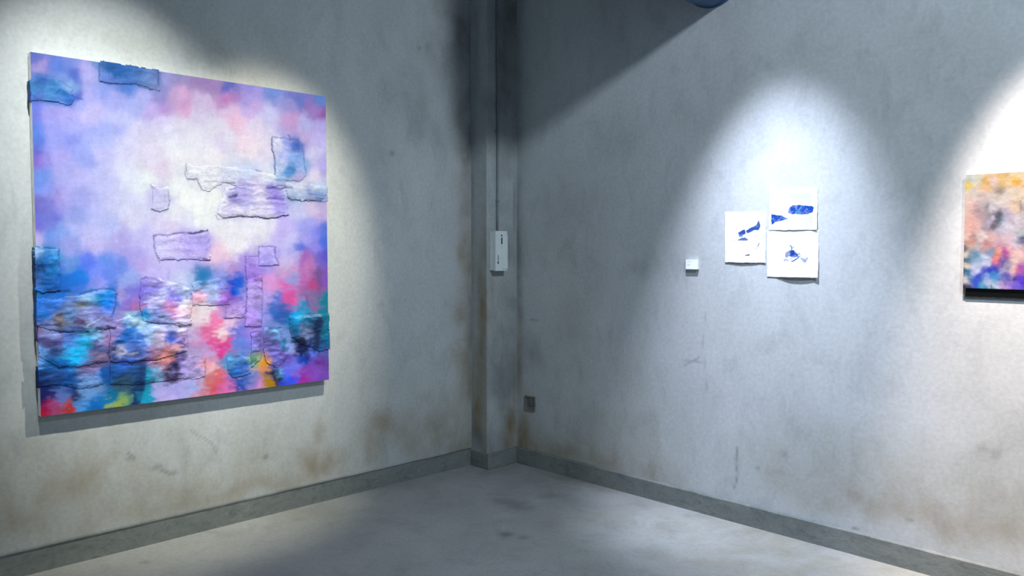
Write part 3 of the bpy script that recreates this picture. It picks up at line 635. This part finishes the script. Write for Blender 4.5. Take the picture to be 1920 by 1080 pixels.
for poly, amp, seed in PATCHES:
    pu, pv = happly(H_px2uv, [q[0] for q in poly], [q[1] for q in poly])
    pu = np.clip(pu, -0.006, 1.006); pv = np.clip(pv, -0.006, 1.004)
    W, Hh = Y1 - Y0, Z1 - Z0
    stp = 0.0045
    uu = np.arange(pu.min() - .004, pu.max() + .008, stp / W); vv = np.arange(pv.min() - .004, pv.max() + .008, stp / Hh)
    A, B = np.meshgrid(uu, vv)
    jx = (fbm(A * W * 40, B * Hh * 40, seed, 3) - .5) * .014 / W; jy = (fbm(A * W * 40 + 30, B * Hh * 40, seed + 1, 3) - .5) * .014 / Hh
    pol = list(zip(pu * W, pv * Hh))
    x_, y_ = (A + jx) * W, (B + jy) * Hh
    ins = poly_inside(pol, x_, y_)
    d = seg_dist(pol, x_, y_, True)
    keep = ins[:-1, :-1] & ins[1:, 1:] & ins[:-1, 1:] & ins[1:, :-1]
    if keep.sum() < 4:
        continue
    r1 = 1 - np.abs(2 * fbm(A * W * 9, B * Hh * 22, seed + 3, 3) - 1)      # folds running mostly sideways
    r2 = fbm(A * W * 45, B * Hh * 45, seed + 4, 3)
    lift = smooth(.50, .72, fbm(A * W * 7, B * Hh * 7, seed + 9, 2))        # places where the torn edge stands off
    inner = smooth(0, .025, d)
    hgt = 0.0006 + inner * 0.62 * amp * (0.85 * np.clip(r1 - .45, 0, 1) * 1.6 + 0.40 * r2)
    hgt = hgt + relief(A, B) + (0.0022 if amp < .0075 else 0.004) * lift * np.exp(-(d / .008) ** 2)
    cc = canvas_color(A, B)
    fold_shade = smooth(.45, .75, B) * 0.8 + 0.15                              # wrinkle streaks and fold shading painted into the cloth colour
    cc = np.clip(cc * (1 + fold_shade * (1.5 * (fbm(A * W * 22, B * Hh * 60, seed + 12, 4) - .5) + 0.5 * (r1 - .6)))[..., None], .004, .88)
    P = canvas_pos(A, B, hgt)
    me = grid_mesh('fabric_patch', P, cc, keep=keep, flip=True)
    o = link('fabric_patch', me, 'fabric'); place_on(o, painting)
    sol = o.modifiers.new('cloth', 'SOLIDIFY'); sol.thickness = 0.0012; sol.offset = -1

# cloth wrapped round the left side of the canvas
for z0_, z1_ in ((on_left(60, 192, DEP)[1], on_left(60, 150, DEP)[1]), (on_left(66, 640, DEP)[1], on_left(66, 462, DEP)[1]), (on_left(74, 728, DEP)[1], on_left(70, 688, DEP)[1])):
    zz = np.arange(z0_, z1_, .008); xx = np.linspace(.014, DEP + .006, 8)
    A, B = np.meshgrid(xx, zz)
    P = np.zeros(A.shape + (3,)); P[..., 0] = A; P[..., 2] = B
    P[..., 1] = Y0 - .003 - .007 * fbm(A * 30, B * 25, 91, 3)
    px, py = 66 + A * 0, 0 * A
    vv = (Z1 - B) / (Z1 - Z0)
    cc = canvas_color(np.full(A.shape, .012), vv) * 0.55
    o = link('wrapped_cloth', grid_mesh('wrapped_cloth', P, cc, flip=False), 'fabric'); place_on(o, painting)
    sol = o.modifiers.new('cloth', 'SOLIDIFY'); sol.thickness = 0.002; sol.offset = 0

# ------------------------------------------------------------------ panel painting at the right edge
X0, X1, ZB, ZT = 3.201, 3.745, 1.419, 1.949
DR = 0.024
PX1 = '''
1815 335 215 222 220;1825 335 225 232 225;1816 345 240 215 95;1817 350 245 220 120;1835 332 225 235 215;1847 335 245 200 120;1850 338 240 195 95;1848 352 248 205 150;1860 340 245 225 220;1875 333 246 210 145;1885 328 235 205 140;1878 342 230 200 140;1890 338 250 225 175;1904 337 255 200 70;1906 343 255 195 90;1912 330 253 235 200;1900 325 250 235 200
1825 360 235 228 215;1840 365 232 215 210;1860 365 232 225 215;1871 361 160 150 140;1880 375 244 236 228;1905 365 245 230 205;1905 355 235 222 205;1903 388 250 222 190;1918 375 245 232 205;1815 380 250 222 210;1818 390 250 215 200;1815 415 245 200 190;1820 430 242 190 180;1832 390 205 180 182;1833 400 200 175 180;1845 385 220 212 212;1850 387 130 130 135;1860 390 232 228 236;1855 405 165 160 175;1862 408 225 215 230;1868 405 75 85 105;1872 412 65 75 95;1866 417 90 80 110;1862 425 110 105 120;1855 420 215 200 225;1848 427 185 170 180;1875 400 95 105 120;1880 412 160 190 205;1885 418 215 222 235;1887 395 205 195 218;1893 405 212 200 222;1898 415 215 205 222;1890 430 240 235 245;1905 410 232 232 238;1914 385 170 165 170;1915 420 222 210 222;1880 432 205 205 225;1915 435 200 212 215
1810 445 248 215 200;1826 445 195 160 160;1840 443 245 228 225;1825 452 215 165 155;1815 458 205 160 150;1835 460 200 190 195;1850 458 205 150 150;1845 465 210 170 170;1860 450 232 195 195;1870 455 222 190 200;1885 445 228 205 215;1900 445 225 215 230;1914 450 95 105 150;1908 454 130 135 160;1919 450 80 90 140;1905 462 225 218 230
1808 466 70 80 120;1810 479 245 235 215;1808 488 20 80 110;1816 487 60 120 150;1812 498 250 232 215;1808 507 20 100 130;1816 510 40 130 160;1811 526 245 238 238;1820 520 30 120 170;1808 537 40 45 80;1820 465 215 190 160;1825 475 150 165 175;1830 480 110 165 200;1838 490 180 205 235;1845 482 200 220 245;1850 485 210 225 248;1856 476 120 160 195;1852 494 215 225 248;1830 500 205 215 245;1835 505 215 220 250;1828 512 190 195 240;1845 505 90 100 215;1855 505 50 70 205;1862 500 55 75 205;1868 503 60 80 195;1835 520 60 75 215;1830 530 70 100 220;1842 522 60 120 200;1850 520 160 180 240;1852 530 210 215 245;1862 518 70 150 210;1866 528 130 180 230;1875 515 100 160 215;1864 535 200 225 245;1845 538 90 170 200
1868 480 245 160 120;1870 475 252 170 130;1866 490 230 130 150;1872 464 200 130 160;1873 468 250 190 190;1884 475 185 95 165;1880 488 120 90 170;1876 497 140 110 185;1882 505 190 180 225;1888 498 150 160 180;1878 520 120 120 200;1888 515 95 90 185;1890 525 110 110 190;1882 533 200 170 225;1895 470 248 200 205;1905 480 250 215 210;1900 495 245 215 215;1898 508 248 205 205;1906 503 250 180 175;1910 508 205 110 160;1915 500 170 90 190;1903 522 60 60 130;1900 515 200 170 210;1912 520 120 80 205;1918 528 90 70 225;1905 535 130 110 225;1890 537 190 150 220;1895 530 150 130 215
1940 330 250 230 190;1955 340 252 200 90;1975 335 250 225 180;2000 338 245 205 130;1940 380 240 225 215;1970 390 225 205 205;2000 385 240 215 200;2030 370 235 220 200;1940 430 200 205 215;1965 425 90 100 130;1995 430 235 200 195;2030 430 225 190 185;1945 480 240 190 190;1970 490 200 110 170;2000 480 120 150 200;2030 490 70 110 190;1945 525 100 80 215;1975 530 60 120 200;2000 520 60 80 205;2030 530 40 110 160
'''
D1 = parse_dabs(PX1)
LINES1 = [([(1864, 398), (1872, 402), (1876, 412), (1870, 424)], 4, (70, 80, 100), .5), ([(1846, 427), (1860, 430)], 1.2, (140, 130, 150), .6), ([(1883, 392), (1900, 418)], 1.6, (195, 185, 205), .7), ([(1914, 376), (1914, 396)], 1.2, (150, 145, 145), .7),
          ([(1846, 492), (1840, 500), (1832, 508)], 2, (225, 232, 250), .6), ([(1850, 485), (1855, 498)], 1.6, (230, 238, 252), .7), ([(1830, 525), (1845, 508), (1862, 502)], 3, (50, 70, 205), .6), ([(1808, 540), (1830, 541), (1860, 543), (1920, 545)], 2.0, (15, 40, 60), .7), ([(1858, 535), (1860, 542)], 2, (20, 50, 70), .6), ([(1884, 480), (1879, 500)], 2.2, (110, 80, 165), .6), ([(1880, 525), (1885, 532)], 2.0, (40, 110, 150), .6)]
panel = empty('panel_painting', (X0, 0.0, ZB), 'smaller abstract painting in orange, pink and blue, cut off by the right edge of view', 'painting')
nx_, nz_ = 150, 146
A, B = np.meshgrid(np.linspace(0, 1, nx_), np.linspace(0, 1, nz_))
def panel_px(a, b):
    P3 = np.stack([X0 + a * (X1 - X0), np.full(a.shape, -DR), ZT - b * (ZT - ZB)], -1) - CAM
    zc_ = P3 @ Fv
    return 960 + FPX * (P3 @ Rv) / zc_, 540 - FPX * (P3 @ Uv) / zc_
pxs, pys = panel_px(A, B)
P3 = np.stack([X0 + A * (X1 - X0), np.full(A.shape, -DR), ZT - B * (ZT - ZB)], -1)
cc = np.clip(paint_field(pxs, pys, D1, LINES1, warp=3.0, seed=100) / lamp_level(P3, (0, -1, 0), 0.12)[..., None], .004, .88)
P = np.zeros(A.shape + (3,)); P[..., 0] = X0 + A * (X1 - X0); P[..., 2] = ZT - B * (ZT - ZB)
P[..., 1] = -DR - .002 * fbm(A * 30, B * 30, 131, 4)
o = link('painted_face', grid_mesh('painted_face', P, cc, flip=True), 'paint'); place_on(o, panel)
o = link('panel_body', bm_mesh('panel_body', box_bm(X0, X1, -DR, -0.010, ZB, ZT)), 'canvas'); place_on(o, panel)
o = link('black_strip', bm_mesh('black_strip', box_bm(X0 + .006, X1 - .006, -0.0095, -0.002, ZB - .044, ZB + .10, .001)), 'black', label='black strip showing below the panel'); place_on(o, panel)  # thin black strip set behind the panel and dropping below it

# ------------------------------------------------------------------ paper drawings
def sheet(name, corners, label, marks, curl, seed, tape=True):
    """corners in wall coordinates TL, TR, BR, BL (x, z); curl(a,b) -> distance off the wall."""
    n = 130
    A, B = np.meshgrid(np.linspace(0, 1, n), np.linspace(0, 1, n))
    TL, TR, BR, BL = [np.array(c) for c in corners]
    edge = 0.004 * (fbm(A * 9, B * 9, seed, 3) - .5)
    X = (TL[0] * (1 - A) + TR[0] * A) * (1 - B) + (BL[0] * (1 - A) + BR[0] * A) * B + edge
    Z = (TL[1] * (1 - A) + TR[1] * A) * (1 - B) + (BL[1] * (1 - A) + BR[1] * A) * B + edge[::-1]
    P = np.zeros(A.shape + (3,)); P[..., 0] = X; P[..., 2] = Z; P[..., 1] = -(0.0032 + curl(A, B))
    C = np.ones(A.shape + (3,)) * np.array([.84, .85, .87])
    lev = np.clip(lamp_level(P, (0, -1, 0), .12), 1, 3)[..., None]
    ja = A + .018 * (fbm(A * 25, B * 25, seed + 3, 3) - .5); jb = B + .018 * (fbm(A * 25 + 7, B * 25, seed + 4, 3) - .5)
    for kind, pts, w, col, s in marks:
        d = seg_dist(pts, ja, jb, closed=(kind == 'fill'))
        if kind == 'fill':
            d = np.where(poly_inside(pts, ja, jb), 0, d)
        a = s * (1 - smooth(w * .5, w * 1.5, d)) * np.clip(.70 + .7 * fbm(A * 14, B * 14, seed + 6, 3), 0, 1)
        C = C * (1 - a[..., None]) + lin(np.array(col)) * a[..., None] / lev
    me = grid_mesh(name, P, C, flip=True)
    root = link(name, me, 'paper', label=label, cat='drawing', group='paper drawings on the right wall')
    sol = root.modifiers.new('paper', 'SOLIDIFY'); sol.thickness = 0.0012; sol.offset = -1
    return root

BLU = (15, 95, 215)
def unit(px0, py0, px1, py1):
    return lambda pts: [((x - px0) / (px1 - px0), (y - py0) / (py1 - py0)) for x, y in pts]
q = unit(1360, 398, 1437, 492.5)
sheet('paper_drawing', [RW(1360, 398), RW(1437, 397), RW(1436, 493), RW(1360, 492)],
      'left of the three white sheets, slanting blue brushstroke and small black marks', [
          ('fill', q([(1401, 434), (1410, 428), (1420, 424), (1424, 415), (1426, 424), (1424, 430), (1414, 432), (1404, 437)]), .012, (65, 105, 195), 1),
          ('fill', q([(1386, 437), (1398, 432), (1399, 438), (1390, 442)]), .012, (60, 95, 190), 1), ('fill', q([(1387, 441), (1394, 440), (1393, 444), (1388, 444)]), .012, (110, 155, 210), .9),
          ('fill', q([(1386, 450), (1395, 447), (1398, 446), (1404, 449), (1396, 451)]), .012, (90, 110, 185), .95), ('line', q([(1370, 453), (1386, 450)]), .012, (200, 200, 215), .6),
          ('line', q([(1425, 456), (1423, 462)]), .012, (80, 90, 105), .9), ('line', q([(1419, 466), (1421, 465)]), .010, (160, 170, 175), .8), ('line', q([(1400, 478.5), (1407, 478)]), .014, (30, 40, 70), 1), ('line', q([(1408, 477.5), (1424, 477)]), .008, (195, 180, 210), .7),
          ('line', q([(1371, 475), (1374, 471)]), .02, (225, 225, 235), .5)],
      lambda a, b: .001 + .005 * smooth(.75, 1, b) * (1 - (2 * a - .9) ** 2) + .003 * smooth(.85, 1, a) * b, 201)
q = unit(1443, 354, 1534, 431)
sheet('paper_drawing', [RW(1444, 354), RW(1534, 353), RW(1533, 431), RW(1442, 432)],
      'upper of the two stacked white sheets, with two solid blue brush shapes', [
          ('fill', q([(1480, 398), (1482, 391), (1488, 386), (1500, 384), (1506, 386), (1514, 387), (1524, 387), (1527, 390), (1525, 398), (1516, 401), (1508, 402), (1498, 400), (1488, 401)]), .010, BLU, 1),
          ('line', q([(1495, 400), (1505, 387)]), .016, (130, 190, 235), .85), ('fill', q([(1494, 397), (1502, 396), (1503, 401), (1496, 401)]), .014, (110, 175, 230), .9), ('line', q([(1476, 396), (1482, 400)]), .012, (175, 190, 230), .6),
          ('fill', q([(1448, 402), (1456, 403), (1466, 404), (1479, 410), (1466, 413), (1456, 415), (1449, 420)]), .010, BLU, 1), ('line', q([(1466, 410), (1474, 408)]), .012, (70, 120, 190), .8),
          ('fill', q([(1484, 366), (1520, 364), (1522, 372), (1490, 374)]), .03, (215, 222, 235), .7), ('fill', q([(1505, 410), (1524, 408), (1524, 424), (1506, 423)]), .03, (222, 230, 238), .7), ('fill', q([(1451, 364), (1470, 366), (1470, 396), (1452, 398)]), .03, (235, 240, 240), .6)],
      lambda a, b: .001 + .005 * smooth(.7, 1, b) * (1 - (2 * a - 1) ** 2) + .007 * smooth(.85, 1, a) * smooth(.2, .9, b) , 211)
q = unit(1439, 432, 1536, 520)
sheet('paper_drawing', [RW(1439, 433), RW(1535, 431), RW(1536, 521), RW(1439, 519)],
      'lower of the two stacked white sheets, with a small cluster of blue blots', [
          ('fill', q([(1475, 479), (1477, 473), (1483, 470), (1490, 470), (1495, 475), (1498, 480), (1490, 482), (1482, 480), (1476, 482)]), .010, (25, 85, 190), 1), ('line', q([(1486, 470), (1487, 464), (1484, 460)]), .014, (60, 105, 190), .9), ('line', q([(1488, 465), (1491, 462)]), .010, (120, 160, 215), .8),
          ('line', q([(1496, 478), (1501, 476)]), .014, (30, 90, 185), .9), ('line', q([(1499, 482), (1502, 480)]), .012, (40, 110, 190), .9), ('line', q([(1473, 489), (1475, 486), (1479, 489)]), .014, (60, 110, 190), .9), ('line', q([(1484, 486), (1487, 485)]), .010, (60, 100, 160), .8), ('line', q([(1487, 490), (1493, 487), (1500, 482)]), .014, (30, 80, 180), .95),
          ('line', q([(1505, 485), (1511, 491), (1515, 484)]), .018, (80, 130, 200), .85), ('line', q([(1509, 486), (1512, 490)]), .012, (40, 110, 180), .9),
          ('fill', q([(1460, 480), (1478, 462), (1478, 500), (1462, 500)]), .05, (236, 236, 242), .5), ('fill', q([(1502, 478), (1524, 476), (1524, 500), (1504, 500)]), .03, (232, 234, 246), .5)],
      lambda a, b: .001 + .012 * smooth(.72, 1, b) * np.clip(1 - (2 * a - 1.25) ** 2 * 1.3, 0, 1) + .008 * smooth(.88, 1, a) * smooth(.2, .8, b), 221)

# label plate
xl0, zl1 = RW(1289, 486.5); xl1, zl0 = RW(1311, 505)
plate = empty('wall_label', (xl0, 0, zl0), 'small white caption card beside the paper drawings', 'label')
n = 40
A, B = np.meshgrid(np.linspace(0, 1, n), np.linspace(0, 1, n))
C = np.ones(A.shape + (3,)) * np.array([.80, .82, .84])
for y_, x1_ in ((.22, .45), (.52, .34), (.60, .28)):
    d = seg_dist([(.16, y_), (x1_, y_)], A, B); a = .5 * (1 - smooth(.02, .05, d)); C = C * (1 - a[..., None]) + .35 * a[..., None]
P = np.zeros(A.shape + (3,)); P[..., 0] = xl0 + A * (xl1 - xl0); P[..., 2] = zl1 - B * (zl1 - zl0); P[..., 1] = -.0181
o = link('caption_print', grid_mesh('caption_print', P, C, flip=True), 'paper'); place_on(o, plate)
o = link('card', bm_mesh('card', box_bm(xl0, xl1, -.018, -.002, zl0, zl1)), 'plastic'); place_on(o, plate)

# ------------------------------------------------------------------ electrical box and conduit on the column
bx0, by0, by1, bz0, bz1 = CX, -0.280, -0.166, 1.446, 1.734
ebox = empty('electrical_box', (CX, (by0 + by1) / 2, bz0), 'white electrical box mounted on the corner column', 'electrical box')
o = link('back_box', bm_mesh('back_box', box_bm(CX + .0005, CX + .050, by0 + .003, by1 - .003, bz0 + .004, bz1 - .004, .004)), 'plastic'); place_on(o, ebox)
cover = o = link('front_cover', bm_mesh('front_cover', box_bm(CX + .047, CX + .072, by0, by1, bz0, bz1, .005, 3)), 'plastic'); place_on(o, ebox)
# raised door on the right half of the cover
o = link('hinged_door', bm_mesh('hinged_door', box_bm(CX + .070, CX + .078, by0 + .062, by1 - .002, bz0 + .014, bz1 - .030, .002)), 'plastic'); place_on(o, ebox)
for yy, z0_, z1_, w_ in ((by0 + .057, 1.640, 1.686, .006), (by0 + .057, 1.695, 1.706, .007), (by0 + .022, 1.498, 1.516, .006), (by0 + .022, 1.520, 1.560, .003)):
    o = link('slot', bm_mesh('slot', box_bm(CX + .068, CX + .0730, yy - w_, yy + w_, z0_, z1_, .001)), 'slot', parent=cover)

cond = empty('conduit', (CX, -.205, 1.734), 'thin grey conduit running up the column from the electrical box', 'conduit')
zz = np.arange(1.732, WALL_TOP, .12)
path = [(CX + .010, -.205 + .002 * math.sin(z * 3), z) for z in zz]
o = link('tube', tube_mesh('tube', path, [.008] * len(path), 12), 'pipe'); place_on(o, cond)
for z in (1.95, 2.45, 2.95, 3.45):
    bm = bmesh.new(); add_box(bm, CX + .0005, CX + .0195, -.216, -.194, z - .008, z + .008, bevel=.002)
    o = link('clip', bm_mesh('clip', bm), 'pipe'); place_on(o, cond)

# broken socket low on the right wall
ox, oz = RW(995, 756)
sock = empty('wall_socket', (ox, 0, oz), 'worn metal socket low on the right wall beside the column', 'socket')
bm = bmesh.new()
for a_ in ((-.05, -.042, -.045, .045), (.042, .05, -.045, .045), (-.05, .05, -.053, -.045), (-.05, .05, .045, .053)):
    add_box(bm, ox + a_[0], ox + a_[1], -.012, 0.0, oz + a_[2], oz + a_[3])
o = link('rim', bm_mesh('rim', bm), 'rust'); place_on(o, sock)
o = link('back_plate', bm_mesh('back_plate', box_bm(ox - .043, ox + .043, -.004, -.0005, oz - .046, oz + .046)), 'rust'); place_on(o, sock)
o = link('insert', bm_mesh('insert', box_bm(ox - .006, ox + .030, -.010, -.004, oz - .020, oz + .032, .003)), 'metal'); place_on(o, sock)

# ------------------------------------------------------------------ duct at the top of the right wall
duct = empty('air_duct', (1.825, 0, 3.232), 'dark blue air duct meeting the right wall at the top of view', 'duct')
DX, DZ, DRAD, DLEN, TALL = 1.825, 3.232, 0.205, 1.12, 0.55   # flat-oval duct; unseen height and length shaped so its shadow fills the corner
def oval_tube(name, ys, grow):
    bm = bmesh.new(); rings = []
    for y, g in zip(ys, grow):
        ring = []
        for k in range(41):
            t = math.pi + math.pi * k / 40; ring.append((DX + (DRAD + g) * math.cos(t), y, DZ + (DRAD + g) * math.sin(t)))
        for k in range(41):
            t = math.pi * k / 40; ring.append((DX + (DRAD + g) * math.cos(t), y, DZ + TALL + (DRAD + g) * math.sin(t)))
        rings.append([bm.verts.new(p) for p in ring])
    m = len(rings[0])
    for a, b in zip(rings[:-1], rings[1:]):
        for k in range(m):
            bm.faces.new((a[k], a[(k + 1) % m], b[(k + 1) % m], b[k]))
    bm.faces.new(rings[0]); bm.faces.new(rings[-1])
    bmesh.ops.recalc_face_normals(bm, faces=bm.faces[:])
    return bm_mesh(name, bm)
o = link('pipe_body', oval_tube('pipe_body', np.linspace(-.003, -DLEN, 12), [0] * 12), 'duct'); place_on(o, duct)
for y in (-.35, -.70, -1.03):
    o = link('seam_band', oval_tube('seam_band', (y - .006, y - .002, y + .002, y + .006), (.001, .004, .004, .001)), 'duct'); place_on(o, duct)
o = link('wall_collar', oval_tube('wall_collar', (-.003, -.012), (.006, .006)), 'duct'); place_on(o, duct)
